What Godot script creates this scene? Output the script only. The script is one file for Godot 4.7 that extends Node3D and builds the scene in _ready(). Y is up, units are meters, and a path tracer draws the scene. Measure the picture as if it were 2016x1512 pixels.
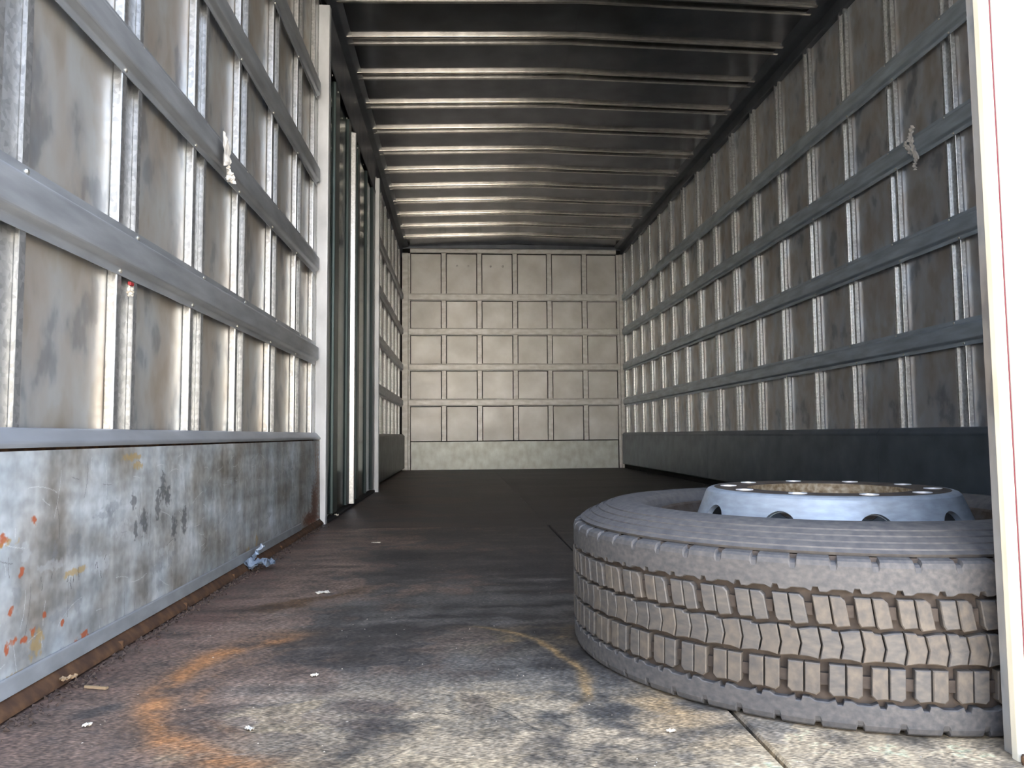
extends Node3D
# Inside of an empty box truck, seen from the open left half of its rear doors.
# Axes: x to the right, y up from the cargo floor, depth d runs into the truck (z = -d). Metres.

var M := {}
var rng := RandomNumberGenerator.new()
var used := {}

const XL := -0.600      # faces of the stud lips on the left wall
const XR := 1.750       # and on the right wall
const SD := 0.018       # depth of the studs
const DB := 7.83        # stud lips of the front (back of picture) wall
const DR := 0.78        # rear opening
const RAILS := [1.771, 1.402, 1.026, 0.654]   # lower edges of the slat rails
const RH := 0.094       # rail height
const XM := 0.58        # middle of the box

# ------------------------------------------------------------------ helpers
func P(x: float, y: float, d: float) -> Vector3:
	return Vector3(x, y, -d)

func numbered(called: String) -> String:
	used[called] = used.get(called, -1) + 1
	return called if used[called] == 0 else "%s_%03d" % [called, used[called]]

func part(called: String, mesh: Mesh, m: Material, parent: Node, at := Transform3D()) -> MeshInstance3D:
	var o := MeshInstance3D.new()
	o.name = called
	o.mesh = mesh
	o.material_override = m
	o.transform = at
	parent.add_child(o, true)
	return o

func base(called: String, at: Vector3, label: String, category: String, kind := "", group := "") -> Node3D:
	var o := Node3D.new()
	o.name = numbered(called)
	o.position = at
	add_child(o)
	meta(o, label, category, kind, group)
	return o

func meta(o: Node, label: String, category: String, kind := "", group := "") -> void:
	if label: o.set_meta("label", label)
	if category: o.set_meta("category", category)
	if kind: o.set_meta("kind", kind)
	if group: o.set_meta("group", group)

func new_st() -> SurfaceTool:
	var st := SurfaceTool.new()
	st.begin(Mesh.PRIMITIVE_TRIANGLES)
	return st

func tri(st: SurfaceTool, a: Vector3, b: Vector3, c: Vector3, hint := Vector3.ZERO, uvs := []) -> void:
	var n := (c - a).cross(b - a)
	var pts := [a, b, c]
	var uu := uvs
	if hint != Vector3.ZERO and n.dot(hint) < 0:
		n = -n
		pts = [a, c, b]
		if uvs: uu = [uvs[0], uvs[2], uvs[1]]
	n = n.normalized()
	for i in 3:
		st.set_normal(n)
		if uu: st.set_uv(uu[i])
		st.add_vertex(pts[i])

func quad(st: SurfaceTool, a: Vector3, b: Vector3, c: Vector3, d: Vector3, hint := Vector3.ZERO, uvs := []) -> void:
	tri(st, a, b, c, hint, [uvs[0], uvs[1], uvs[2]] if uvs else [])
	tri(st, a, c, d, hint, [uvs[0], uvs[2], uvs[3]] if uvs else [])

# smooth quad: each corner carries its own normal
func squad(st: SurfaceTool, p: Array, n: Array) -> void:
	var f: Vector3 = (p[2] - p[0]).cross(p[1] - p[0])
	var order := [0, 1, 2, 0, 2, 3] if f.dot(n[0] + n[2]) > 0 else [0, 2, 1, 0, 3, 2]
	for i in order:
		st.set_normal(n[i])
		st.add_vertex(p[i])

# box with chamfered edges, from corner a to corner b
func cbox(st: SurfaceTool, a: Vector3, b: Vector3, c := 0.002) -> void:
	var lo := Vector3(minf(a.x, b.x), minf(a.y, b.y), minf(a.z, b.z))
	var hi := Vector3(maxf(a.x, b.x), maxf(a.y, b.y), maxf(a.z, b.z))
	c = minf(c, minf(hi.x - lo.x, minf(hi.y - lo.y, hi.z - lo.z)) * 0.45)
	var m := (lo + hi) / 2
	var h := (hi - lo) / 2
	for ax in 3:
		var u := (ax + 1) % 3
		var v := (ax + 2) % 3
		for s in [-1.0, 1.0]:
			var q := []
			for k in [[-1, -1], [1, -1], [1, 1], [-1, 1]]:
				var p := m
				p[ax] += s * h[ax]
				p[u] += k[0] * (h[u] - c)
				p[v] += k[1] * (h[v] - c)
				q.append(p)
			var n := Vector3.ZERO
			n[ax] = s
			quad(st, q[0], q[1], q[2], q[3], n)
			# chamfers along the edge between faces ax and u
			for s2 in [-1.0, 1.0]:
				var e := []
				for k in [-1, 1]:
					var p1 := m
					p1[ax] += s * h[ax]
					p1[u] += s2 * (h[u] - c)
					p1[v] += k * (h[v] - c)
					var p2 := m
					p2[ax] += s * (h[ax] - c)
					p2[u] += s2 * h[u]
					p2[v] += k * (h[v] - c)
					e.append_array([p1, p2] if k < 0 else [p2, p1])
				var n2 := n
				n2[u] = s2
				quad(st, e[0], e[1], e[2], e[3], n2)
	for sx in [-1.0, 1.0]:
		for sy in [-1.0, 1.0]:
			for sz in [-1.0, 1.0]:
				var s := Vector3(sx, sy, sz)
				tri(st, m + s * (h - Vector3(0, c, c)), m + s * (h - Vector3(c, 0, c)), m + s * (h - Vector3(c, c, 0)), s)

func box(a: Vector3, b: Vector3, c := 0.002) -> ArrayMesh:
	var st := new_st()
	cbox(st, a, b, c)
	return st.commit()

# rounds the corners of an open profile
func rounded(pts: Array, r: float, n := 3) -> PackedVector2Array:
	var out := PackedVector2Array()
	out.append(pts[0])
	for i in range(1, pts.size() - 1):
		var p: Vector2 = pts[i]
		var a: Vector2 = (pts[i - 1] - p)
		var b: Vector2 = (pts[i + 1] - p)
		var rr := minf(r, minf(a.length(), b.length()) * 0.48)
		var q := p + a.normalized() * rr
		var s := p + b.normalized() * rr
		for k in n + 1:
			var t := float(k) / n
			out.append(q.lerp(p, t).lerp(p.lerp(s, t), t))
	out.append(pts[pts.size() - 1])
	return out

# turns an open profile into a closed outline of sheet metal of thickness t (grown to its left)
func sheeted(pts: PackedVector2Array, t: float) -> PackedVector2Array:
	var back := PackedVector2Array()
	for i in pts.size():
		var d0 := (pts[i] - pts[maxi(i - 1, 0)]).normalized() if i > 0 else Vector2.ZERO
		var d1 := (pts[mini(i + 1, pts.size() - 1)] - pts[i]).normalized() if i < pts.size() - 1 else Vector2.ZERO
		var d := (d0 + d1).normalized()
		var n := Vector2(-d.y, d.x)
		var k := 1.0
		if d0 != Vector2.ZERO and d1 != Vector2.ZERO:
			k = 1.0 / maxf(0.5, n.dot(Vector2(-d1.y, d1.x)))
		back.append(pts[i] + n * t * k)
	back.reverse()
	var out := pts.duplicate()
	out.append_array(back)
	return out

# extrudes a closed outline (u, v) along W
func extrude(st: SurfaceTool, poly: PackedVector2Array, o: Vector3, U: Vector3, V: Vector3, W: Vector3) -> void:
	var area := 0.0
	for i in poly.size():
		area += poly[i].cross(poly[(i + 1) % poly.size()])
	var sgn := 1.0 if area > 0 else -1.0
	for i in poly.size():
		var a := poly[i]
		var b := poly[(i + 1) % poly.size()]
		if a.distance_squared_to(b) < 1e-12: continue
		var e := (b - a).normalized()
		var n2 := Vector2(e.y, -e.x) * sgn
		var pa := o + U * a.x + V * a.y
		var pb := o + U * b.x + V * b.y
		quad(st, pa, pb, pb + W, pa + W, U * n2.x + V * n2.y)
	var idx := Geometry2D.triangulate_polygon(poly)
	for i in range(0, idx.size(), 3):
		var q := []
		for k in 3: q.append(o + U * poly[idx[i + k]].x + V * poly[idx[i + k]].y)
		tri(st, q[0], q[1], q[2], -W)
		tri(st, q[0] + W, q[1] + W, q[2] + W, W)

func swept(pts: Array, t: float, r: float, o: Vector3, U: Vector3, V: Vector3, W: Vector3) -> ArrayMesh:
	var st := new_st()
	extrude(st, sheeted(rounded(pts, r), t), o, U, V, W)
	return st.commit()

# lathe about the y axis: profile of Vector2(radius, height), smooth around, creased where asked
func lathe(st: SurfaceTool, prof: Array, n: int, c := Vector3.ZERO, a0 := 0.0, a1 := TAU, flip := 1.0) -> void:
	for i in prof.size() - 1:
		var p: Vector2 = prof[i]
		var q: Vector2 = prof[i + 1]
		var e := (q - p).normalized()
		var nn := Vector2(e.y, -e.x) * flip
		for k in n:
			var t0 := a0 + (a1 - a0) * k / n
			var t1 := a0 + (a1 - a0) * (k + 1) / n
			var u0 := Vector3(cos(t0), 0, -sin(t0))
			var u1 := Vector3(cos(t1), 0, -sin(t1))
			squad(st, [c + u0 * p.x + Vector3.UP * p.y, c + u1 * p.x + Vector3.UP * p.y, c + u1 * q.x + Vector3.UP * q.y, c + u0 * q.x + Vector3.UP * q.y],
				[u0 * nn.x + Vector3.UP * nn.y, u1 * nn.x + Vector3.UP * nn.y, u1 * nn.x + Vector3.UP * nn.y, u0 * nn.x + Vector3.UP * nn.y])

# ------------------------------------------------------------------ textures and materials
func noise_tex(sd: int, freq: float, lo: Color, hi: Color, size := 512, type := FastNoiseLite.TYPE_SIMPLEX_SMOOTH, octaves := 5, mid := 0.5) -> NoiseTexture2D:
	var f := FastNoiseLite.new()
	f.seed = sd
	f.noise_type = type
	f.frequency = freq
	f.fractal_type = FastNoiseLite.FRACTAL_FBM if octaves > 1 else FastNoiseLite.FRACTAL_NONE
	f.fractal_octaves = octaves
	if type == FastNoiseLite.TYPE_CELLULAR:
		f.cellular_return_type = FastNoiseLite.RETURN_CELL_VALUE
	var t := NoiseTexture2D.new()
	t.width = size
	t.height = size
	t.seamless = true
	t.noise = f
	var g := Gradient.new()
	g.set_color(0, lo)
	g.set_color(1, hi)
	g.add_point(mid, lo.lerp(hi, 0.5))
	t.color_ramp = g
	return t

func grey(v: float) -> Color:
	return Color(v, v, v)

func mat(called: String, c: Color, metal: float, rough: float, tex: Texture2D = null, scale := Vector3.ONE, rtex: Texture2D = null, bump: Texture2D = null, bump_cm := 0.05) -> StandardMaterial3D:
	var m := StandardMaterial3D.new()
	m.resource_name = called
	m.albedo_color = c
	m.metallic = metal
	m.roughness = rough
	if tex:
		m.albedo_texture = tex
		m.uv1_triplanar = true
		m.uv1_world_triplanar = true
		m.uv1_scale = scale
	if rtex:
		m.roughness_texture = rtex
		m.roughness_texture_channel = BaseMaterial3D.TEXTURE_CHANNEL_RED
	if bump:
		m.heightmap_enabled = true
		m.heightmap_texture = bump
		m.heightmap_scale = bump_cm
	M[called] = m
	return m

# handling marks: darker bluish and brown patches with an outline of their own
func smudge(m: StandardMaterial3D, sd: int) -> void:
	var t := noise_tex(sd, 0.016, grey(1), grey(1), 512, FastNoiseLite.TYPE_SIMPLEX_SMOOTH, 6)
	var g := Gradient.new()
	g.offsets = PackedFloat32Array([0.0, 0.24, 0.30, 0.42, 0.60, 0.70, 1.0])
	g.colors = PackedColorArray([Color(0.74, 0.76, 0.79), Color(0.84, 0.855, 0.88), Color(0.94, 0.95, 0.965), grey(1.0), grey(1.0), Color(0.97, 0.955, 0.935), Color(0.90, 0.87, 0.83)])
	t.color_ramp = g
	m.detail_enabled = true
	m.detail_albedo = t
	m.detail_blend_mode = BaseMaterial3D.BLEND_MODE_MUL
	m.detail_uv_layer = BaseMaterial3D.DETAIL_UV_2
	m.uv2_triplanar = true
	m.uv2_world_triplanar = true
	m.uv2_scale = Vector3(0.9, 0.5, 0.9)

func noise_bytes(sd: int, freq: float, w: int, h: int, octaves := 4, type := FastNoiseLite.TYPE_SIMPLEX_SMOOTH) -> PackedByteArray:
	var f := FastNoiseLite.new()
	f.seed = sd
	f.noise_type = type
	f.frequency = freq
	f.fractal_octaves = octaves
	f.fractal_type = FastNoiseLite.FRACTAL_FBM if octaves > 1 else FastNoiseLite.FRACTAL_NONE
	return f.get_image(w, h, false, false, true).get_data()

# same, stretched: made small along one side and resized
func streak_bytes(sd: int, freq: float, w: int, h: int, sx: int, sy: int, octaves := 4) -> PackedByteArray:
	var f := FastNoiseLite.new()
	f.seed = sd
	f.noise_type = FastNoiseLite.TYPE_SIMPLEX_SMOOTH
	f.frequency = freq
	f.fractal_octaves = octaves
	f.fractal_type = FastNoiseLite.FRACTAL_FBM
	var im := f.get_image(w / sx, h / sy, false, false, true)
	im.resize(w, h, Image.INTERPOLATE_CUBIC)
	return im.get_data()

func scratch(im: Image, a: Vector2, b: Vector2, c: Color, width := 1.0) -> void:
	var n := int(a.distance_to(b)) + 1
	var bend := (b - a).orthogonal() * rng.randf_range(-0.08, 0.08)
	for i in n + 1:
		var t := float(i) / n
		var p := a.lerp(b, t) + bend * 4.0 * t * (1 - t)
		var r := int(width)
		for dx in range(-r, r + 1):
			for dy in range(-r, r + 1):
				var x := int(p.x) + dx
				var y := int(p.y) + dy
				if x < 0 or y < 0 or x >= im.get_width() or y >= im.get_height(): continue
				if dx * dx + dy * dy > width * width: continue
				var o := im.get_pixel(x, y)
				im.set_pixel(x, y, o.lerp(Color(c.r, c.g, c.b), c.a * rng.randf_range(0.4, 1.0)))

func blotch(im: Image, c: Vector2, r: Vector2, col: Color, f: FastNoiseLite) -> void:
	for y in range(maxi(0, int(c.y - r.y * 1.6)), mini(im.get_height(), int(c.y + r.y * 1.6) + 1)):
		for x in range(maxi(0, int(c.x - r.x * 1.6)), mini(im.get_width(), int(c.x + r.x * 1.6) + 1)):
			var q := Vector2((x - c.x) / r.x, (y - c.y) / r.y).length() + f.get_noise_2d(x * 3.0, y * 3.0) * 0.9
			var k := clampf((1.0 - q) * 2.5, 0, 1) * col.a
			if k > 0:
				im.set_pixel(x, y, im.get_pixel(x, y).lerp(Color(col.r, col.g, col.b), k))

func image_mat(called: String, im: Image, metal: float, rough: float) -> StandardMaterial3D:
	var m := mat(called, Color.WHITE, metal, rough)
	m.albedo_texture = ImageTexture.create_from_image(im)
	m.texture_repeat = false
	return m

func make_materials() -> void:
	var scuff := noise_tex(3, 0.010, grey(0.80), grey(1.0), 512)
	var spangle := noise_tex(5, 0.05, grey(0.84), grey(1.0), 512, FastNoiseLite.TYPE_CELLULAR, 1)
	var rough_map := noise_tex(9, 0.012, grey(0.78), grey(1.0), 512)
	var dents := noise_tex(11, 0.006, grey(0.0), grey(1.0), 256, FastNoiseLite.TYPE_SIMPLEX_SMOOTH, 2)
	var warm := noise_tex(17, 0.010, Color(0.84, 0.80, 0.75), Color(0.94, 0.98, 1.0), 512)
	var pale := noise_tex(19, 0.010, Color(0.86, 0.85, 0.83), Color(1.0, 1.0, 1.0), 512)
	mat("panel", Color(0.82, 0.81, 0.80), 0.65, 0.42, warm, Vector3(1.3, 0.7, 1.3), rough_map, dents, 0.06)
	smudge(M.panel, 91)
	mat("panel_right", Color(0.84, 0.845, 0.86), 0.55, 0.42, warm, Vector3(1.3, 0.7, 1.3), rough_map, dents, 0.06)
	smudge(M.panel_right, 93)
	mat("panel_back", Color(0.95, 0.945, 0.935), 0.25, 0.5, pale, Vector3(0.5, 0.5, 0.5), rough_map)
	mat("ceiling_sheet", Color(0.50, 0.51, 0.53), 0.95, 0.24, scuff, Vector3(0.8, 0.8, 0.8), rough_map, dents, 0.05)
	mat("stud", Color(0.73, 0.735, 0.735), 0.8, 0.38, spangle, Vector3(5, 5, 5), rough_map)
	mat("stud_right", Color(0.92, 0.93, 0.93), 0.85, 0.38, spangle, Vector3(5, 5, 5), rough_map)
	mat("beam", Color(0.95, 0.93, 0.89), 0.9, 0.22, scuff, Vector3(3, 3, 3))
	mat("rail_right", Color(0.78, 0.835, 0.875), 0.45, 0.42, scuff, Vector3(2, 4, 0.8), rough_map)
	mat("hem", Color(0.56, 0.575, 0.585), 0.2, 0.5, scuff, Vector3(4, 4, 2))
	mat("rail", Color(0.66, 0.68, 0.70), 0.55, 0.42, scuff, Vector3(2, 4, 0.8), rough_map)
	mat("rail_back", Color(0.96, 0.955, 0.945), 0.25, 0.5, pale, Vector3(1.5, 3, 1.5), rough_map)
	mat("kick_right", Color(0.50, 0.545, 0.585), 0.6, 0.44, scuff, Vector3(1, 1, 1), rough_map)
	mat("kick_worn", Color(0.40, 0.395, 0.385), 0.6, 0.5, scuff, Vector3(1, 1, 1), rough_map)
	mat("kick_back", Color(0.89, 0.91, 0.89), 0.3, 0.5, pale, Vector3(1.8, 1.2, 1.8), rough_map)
	mat("cornice", Color(0.40, 0.42, 0.45), 0.6, 0.5, scuff, Vector3(1, 1, 1), rough_map)
	mat("door_sheet", Color(0.42, 0.50, 0.50), 0.95, 0.17, scuff, Vector3(2, 0.6, 2), rough_map, dents, 0.06)
	mat("door_batten", Color(0.36, 0.41, 0.41), 0.85, 0.36, scuff, Vector3(2, 0.6, 2))
	mat("post", Color(0.80, 0.81, 0.82), 0.3, 0.5, scuff, Vector3(1.2, 0.6, 1.2))
	mat("screw", Color(0.85, 0.84, 0.80), 0.9, 0.3)
	mat("white_paint", Color(0.93, 0.93, 0.91), 0.0, 0.4, noise_tex(23, 0.01, Color(0.90, 0.89, 0.86), grey(1.0), 256), Vector3(2, 2, 2))
	mat("cream_paint", Color(0.90, 0.885, 0.83), 0.0, 0.5, noise_tex(29, 0.02, Color(0.84, 0.82, 0.76), grey(1.0), 256), Vector3(3, 1, 3))
	mat("red_seal", Color(0.40, 0.13, 0.17), 0.0, 0.6)
	mat("rust", Color(0.38, 0.30, 0.225), 0.1, 0.85, noise_tex(31, 0.03, Color(0.45, 0.36, 0.30), Color(1, 0.9, 0.75), 256), Vector3(4, 4, 4))
	mat("bounce_warehouse", Color(0.88, 0.865, 0.835), 0.0, 0.9)
	mat("added_brown", Color(0.46, 0.38, 0.32), 0.0, 0.9)
	mat("dark_under", Color(0.06, 0.05, 0.05), 0.0, 0.9)
	mat("ground", Color(0.70, 0.665, 0.61), 0.0, 0.9, noise_tex(37, 0.02, grey(0.75), grey(1.0), 256), Vector3(0.4, 0.4, 0.4))
	mat("rubber", Color(0.365, 0.370, 0.375), 0.0, 0.72, noise_tex(41, 0.03, Color(0.62, 0.62, 0.64), Color(1.0, 0.95, 0.90), 512), Vector3(6, 6, 6), null, noise_tex(42, 0.06, grey(0), grey(1), 256), 0.03)
	mat("rubber_block", Color(0.382, 0.376, 0.368), 0.0, 0.62, noise_tex(43, 0.02, Color(0.66, 0.66, 0.68), Color(1.0, 0.95, 0.88), 512), Vector3(5, 9, 5), null, noise_tex(44, 0.06, grey(0), grey(1), 256), 0.02)
	mat("rubber_block_dusty", Color(0.405, 0.388, 0.365), 0.0, 0.7, M.rubber_block.albedo_texture, Vector3(7, 5, 7), null, M.rubber_block.heightmap_texture, 0.03)
	mat("rubber_dust", Color(0.30, 0.262, 0.23), 0.0, 0.85, noise_tex(45, 0.03, Color(0.6, 0.58, 0.56), grey(1.0), 256), Vector3(7, 7, 7))
	mat("sidewall", Color(0.40, 0.395, 0.39), 0.0, 0.7, noise_tex(47, 0.02, Color(0.62, 0.62, 0.65), Color(1.0, 0.97, 0.93), 512), Vector3(5, 5, 5), null, noise_tex(48, 0.08, grey(0), grey(1), 256), 0.02)
	mat("rim_paint", Color(0.62, 0.66, 0.70), 0.1, 0.34, noise_tex(53, 0.02, grey(0.78), grey(1.0), 512), Vector3(3, 9, 3))
	mat("rim_flange", Color(0.42, 0.40, 0.38), 0.4, 0.55, noise_tex(55, 0.03, Color(0.6, 0.5, 0.42), grey(1.0), 256), Vector3(5, 5, 5))
	mat("seat_metal", Color(0.95, 0.95, 0.95), 0.3, 0.35)
	mat("rim_bore", Color(0.78, 0.74, 0.66), 0.2, 0.6, noise_tex(57, 0.03, Color(0.45, 0.36, 0.24), grey(1.0), 256), Vector3(9, 9, 9))
	mat("paper", Color(0.74, 0.71, 0.65), 0.0, 0.8)
	mat("tape", Color(0.80, 0.79, 0.77), 0.0, 0.35)
	mat("plastic", Color(0.42, 0.47, 0.53), 0.0, 0.2)
	mat("plug_red", Color(0.50, 0.10, 0.11), 0.0, 0.5)
	mat("wood_bit", Color(0.50, 0.42, 0.32), 0.0, 0.8)
	mat("dirt", Color(0.25, 0.20, 0.17), 0.0, 0.95)
	mat("grit", Color(0.62, 0.59, 0.54), 0.0, 0.9)
	kick_texture()
	floor_textures()

func kick_texture() -> void:
	# galvanised kick plate with scuffs, runs and rust: u along the depth (2.34 m), v down (0.32 m)
	var w := 1872
	var h := 256
	var a := noise_bytes(61, 0.006, w, h, 5)
	var b := streak_bytes(62, 0.02, w, h, 1, 8, 4)
	var c := noise_bytes(63, 0.05, w, h, 3)
	var e := streak_bytes(64, 0.02, w, h, 8, 1, 3)
	var px := PackedByteArray()
	px.resize(w * h * 3)
	for i in w * h:
		var n := a[i] / 255.0
		var s := b[i] / 255.0
		var k := 0.56 + 0.28 * (n - 0.5) + 0.13 * (s - 0.5) + 0.10 * (c[i] / 255.0 - 0.5) + 0.14 * (e[i] / 255.0 - 0.5)
		var blue := (n - 0.5) * 0.06
		px[i * 3] = clampi(int((k - blue) * 255), 20, 250)
		px[i * 3 + 1] = clampi(int((k + 0.012) * 255), 20, 250)
		px[i * 3 + 2] = clampi(int((k + 0.012 + blue) * 255), 20, 250)
	var im := Image.create_from_data(w, h, false, Image.FORMAT_RGB8, px)
	var f := FastNoiseLite.new()
	f.seed = 8
	f.frequency = 0.03
	# w spans d = 0.80 (0) .. 3.14 (w)
	for i in 220:
		var p := Vector2(rng.randf_range(0, w), rng.randf_range(10, h - 10))
		var l := rng.randf_range(10, 60)
		var ang := rng.randf_range(-0.5, 0.5) if rng.randf() < 0.5 else PI / 2 + rng.randf_range(-0.25, 0.25)
		scratch(im, p, p + Vector2(cos(ang), sin(ang)) * l, Color(0.82, 0.83, 0.84, 0.55) if rng.randf() < 0.7 else Color(0.2, 0.2, 0.21, 0.5), 0.8)
	for i in 70:
		blotch(im, Vector2(rng.randf_range(0, w), rng.randf_range(20, h)), Vector2(rng.randf_range(6, 34), rng.randf_range(3, 16)), Color(0.42, 0.44, 0.46, 0.35) if rng.randf() < 0.6 else Color(0.70, 0.72, 0.74, 0.35), f)
	# dark brush marks above the middle
	for i in 8:
		blotch(im, Vector2(rng.randf_range(480, 700), rng.randf_range(60, 140)), Vector2(rng.randf_range(6, 14), rng.randf_range(12, 26)), Color(0.25, 0.26, 0.27, 0.55), f)
	for i in 14:
		var p := Vector2(rng.randf_range(250, 420), 150 + rng.randf_range(-12, 12))
		scratch(im, p, p + Vector2(rng.randf_range(-5, 5), rng.randf_range(3, 9)), Color(0.16, 0.16, 0.18, 0.8), 0.8)
	# orange primer spots and yellow runs near the opening
	for q in [[178, 92, 9, 7], [215, 130, 6, 5], [236, 78, 6, 5], [150, 138, 5, 5], [196, 168, 5, 6], [205, 200, 9, 4], [222, 203, 8, 4], [238, 199, 5, 6], [190, 205, 4, 6], [260, 186, 4, 5], [300, 205, 5, 4], [330, 236, 9, 6], [352, 232, 9, 6], [290, 240, 7, 4], [272, 238, 5, 4], [420, 240, 6, 4]]:
		blotch(im, Vector2(q[0], q[1]), Vector2(q[2], q[3]), Color(0.60, 0.30, 0.19, 0.85), f)
	for q in [[150, 96, 45, 6], [245, 214, 14, 16], [205, 238, 20, 5], [480, 14, 34, 6], [500, 26, 18, 7], [330, 150, 30, 5], [1130, 226, 10, 20], [1060, 236, 14, 10]]:
		blotch(im, Vector2(q[0], q[1]), Vector2(q[2], q[3]), Color(0.62, 0.50, 0.28, 0.55), f)
	# rust burning in from the far lower corner
	for q in [[1790, 200, 60, 70, 0.8], [1840, 130, 26, 120, 0.55], [1700, 236, 90, 24, 0.7], [1760, 240, 110, 22, 0.8], [1800, 60, 10, 60, 0.4]]:
		blotch(im, Vector2(q[0], q[1]), Vector2(q[2], q[3]), Color(0.36, 0.19, 0.10, q[4]), f)
	for i in 46:
		blotch(im, Vector2(rng.randf_range(0, w), h - rng.randf_range(2, 12)), Vector2(rng.randf_range(4, 14), rng.randf_range(2, 7)), Color(0.50, 0.28, 0.20, 0.7), f)
	image_mat("kick_left", im, 0.2, 0.5)

func smooth(a: float, b: float, x: float) -> float:
	return smoothstep(a, b, x)

func floor_textures() -> void:
	# near floor: x -0.62..1.78, d 0.76..2.96
	var w := 1280
	var h := 1173
	var n1 := noise_bytes(71, 0.004, w, h, 5)
	var n2 := noise_bytes(72, 0.018, w, h, 5)
	var n3 := noise_bytes(73, 0.12, w, h, 3)
	var st1 := streak_bytes(74, 0.02, w, h, 8, 1, 4)
	var st2 := streak_bytes(75, 0.03, w, h, 1, 6, 4)
	var px := PackedByteArray()
	px.resize(w * h * 3)
	var brown := Vector3(0.640, 0.530, 0.455)
	var dark := Vector3(0.315, 0.292, 0.275)
	var gray := Vector3(0.545, 0.525, 0.490)
	var dust := Vector3(0.900, 0.800, 0.650)
	var orange := Vector3(0.800, 0.560, 0.365)
	var tan := Vector3(0.800, 0.650, 0.450)
	for y in h:
		var d := 0.76 + 2.2 * (y + 0.5) / h
		for x in w:
			var i := y * w + x
			var X := -0.62 + 2.4 * (x + 0.5) / w
			var a := n1[i] / 255.0 - 0.5
			var b := n2[i] / 255.0 - 0.5
			var g := n3[i] / 255.0 - 0.5
			var s := st1[i] / 255.0 - 0.5
			var s2 := st2[i] / 255.0 - 0.5
			# worn grey where tyres and feet scour the plate, brown film elsewhere
			var cx := X - 0.25
			var cy := (d - 1.02)
			var worn := smooth(0.62, 0.0, sqrt(cx * cx * 0.8 + cy * cy * 1.6) + a * 0.55 + s * 0.30)
			var film := smooth(0.18, -0.12, X + 0.20 + a * 0.75 + b * 0.55 + s * 0.3)      # earthy film tracked along the left side
			var c := dark.lerp(brown, clampf(film * 0.92 + b * 0.4, 0, 1))
			c = c.lerp(gray, worn * clampf(0.90 + b * 1.1 + s * 0.8, 0, 1))
			# scoured light patch beyond
			var lx := (X - 0.02) / 0.42
			var ly := (d - 1.62) / 0.22
			c = c.lerp(gray * 0.85, clampf((1.0 - sqrt(lx * lx + ly * ly) + s * 1.1 + b * 1.6) * 0.7, 0, 0.55))
			# dust swept to the sill
			var sill := smooth(0.965, 0.905, d + a * 0.42 + b * 0.22 + s * 0.10 + 0.08 * absf(X - 0.1))
			c = c.lerp(dust, sill * clampf(0.90 + b * 1.3 + s2 * 0.3, 0, 1))
			var dz := smooth(0.26, 0.0, absf(d - 0.93 + (X - 0.1) * 0.02 + a * 0.2)) * smooth(0.5, 0.1, absf(X - 0.08))
			c = c.lerp(dust * 0.92, dz * clampf(0.35 + b * 1.8 + s * 1.2, 0, 0.8))
			# rust ring left by a tyre that lay here
			var rx := X + 0.11
			var ry := d - 1.15
			var rr := sqrt(rx * rx + ry * ry) + a * 0.07
			var ang := atan2(ry, rx)
			var band := exp(-pow((rr - 0.325) / 0.030, 2.0))
			var inner := exp(-pow((rr - 0.255) / 0.016, 2.0))
			var leftside := smooth(1.75, 2.35, absf(ang - 0.15))
			c = c.lerp(orange, band * leftside * clampf(0.80 + b * 1.7 + s * 0.8, 0, 1.0))
			c = c.lerp(orange * 0.95, inner * smooth(2.0, 2.5, absf(ang)) * smooth(0.5, -0.3, ry) * clampf(0.35 + b * 1.5, 0, 0.7))
			var thin := exp(-pow((rr - 0.305) / 0.011, 2.0)) * smooth(-0.7, -0.2, ang) * smooth(1.35, 0.9, ang)
			c = c.lerp(tan, thin * clampf(0.85 + b, 0, 1.0))
			# rust film spreading between ring and tyre
			var f1 := smooth(0.16, 0.03, Vector2((X - 0.19) * 0.8, d - 1.36).length() + a * 0.2)
			c = c.lerp(tan * 0.72, f1 * clampf(0.45 + b * 1.5 + s, 0, 0.8))
			var f2 := smooth(0.13, 0.02, Vector2((X - 0.27), (d - 0.98) * 0.7).length() + a * 0.15)
			c = c.lerp(tan * 0.95, f2 * clampf(0.5 + b * 1.6, 0, 0.8))
			# orange streaks towards the left
			var f3 := exp(-pow((d - 1.69 - (X + 0.33) * 0.9 + b * 0.12) / 0.035, 2.0)) * smooth(0.16, 0.04, absf(X + 0.33))
			c = c.lerp(Vector3(0.40, 0.28, 0.17), f3 * 0.75)
			# red-brown earth along the left wall
			var edge := smooth(0.22, 0.0, X + 0.60 + a * 0.2)
			c = c.lerp(Vector3(0.46, 0.345, 0.295), edge * clampf(0.6 + b * 1.5, 0, 0.9))
			var k := 1.0 + g * 0.42 + s * 0.46 + b * 0.36
			px[i * 3] = clampi(int(c.x * k * 255), 8, 250)
			px[i * 3 + 1] = clampi(int(c.y * k * 255), 8, 250)
			px[i * 3 + 2] = clampi(int(c.z * k * 255), 8, 250)
	var im := Image.create_from_data(w, h, false, Image.FORMAT_RGB8, px)
	for i in 500:
		# short brush and drag marks
		var p := Vector2(rng.randf_range(0.1, 0.75) * w, pow(rng.randf(), 1.6) * 0.6 * h)
		var ang := rng.randf_range(-0.4, 0.4) + (0.6 if rng.randf() < 0.4 else 0.0)
		scratch(im, p, p + Vector2(cos(ang), sin(ang)) * rng.randf_range(8, 50), Color(0.78, 0.75, 0.70, 0.35) if rng.randf() < 0.6 else Color(0.16, 0.15, 0.14, 0.4), 0.7)
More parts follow.
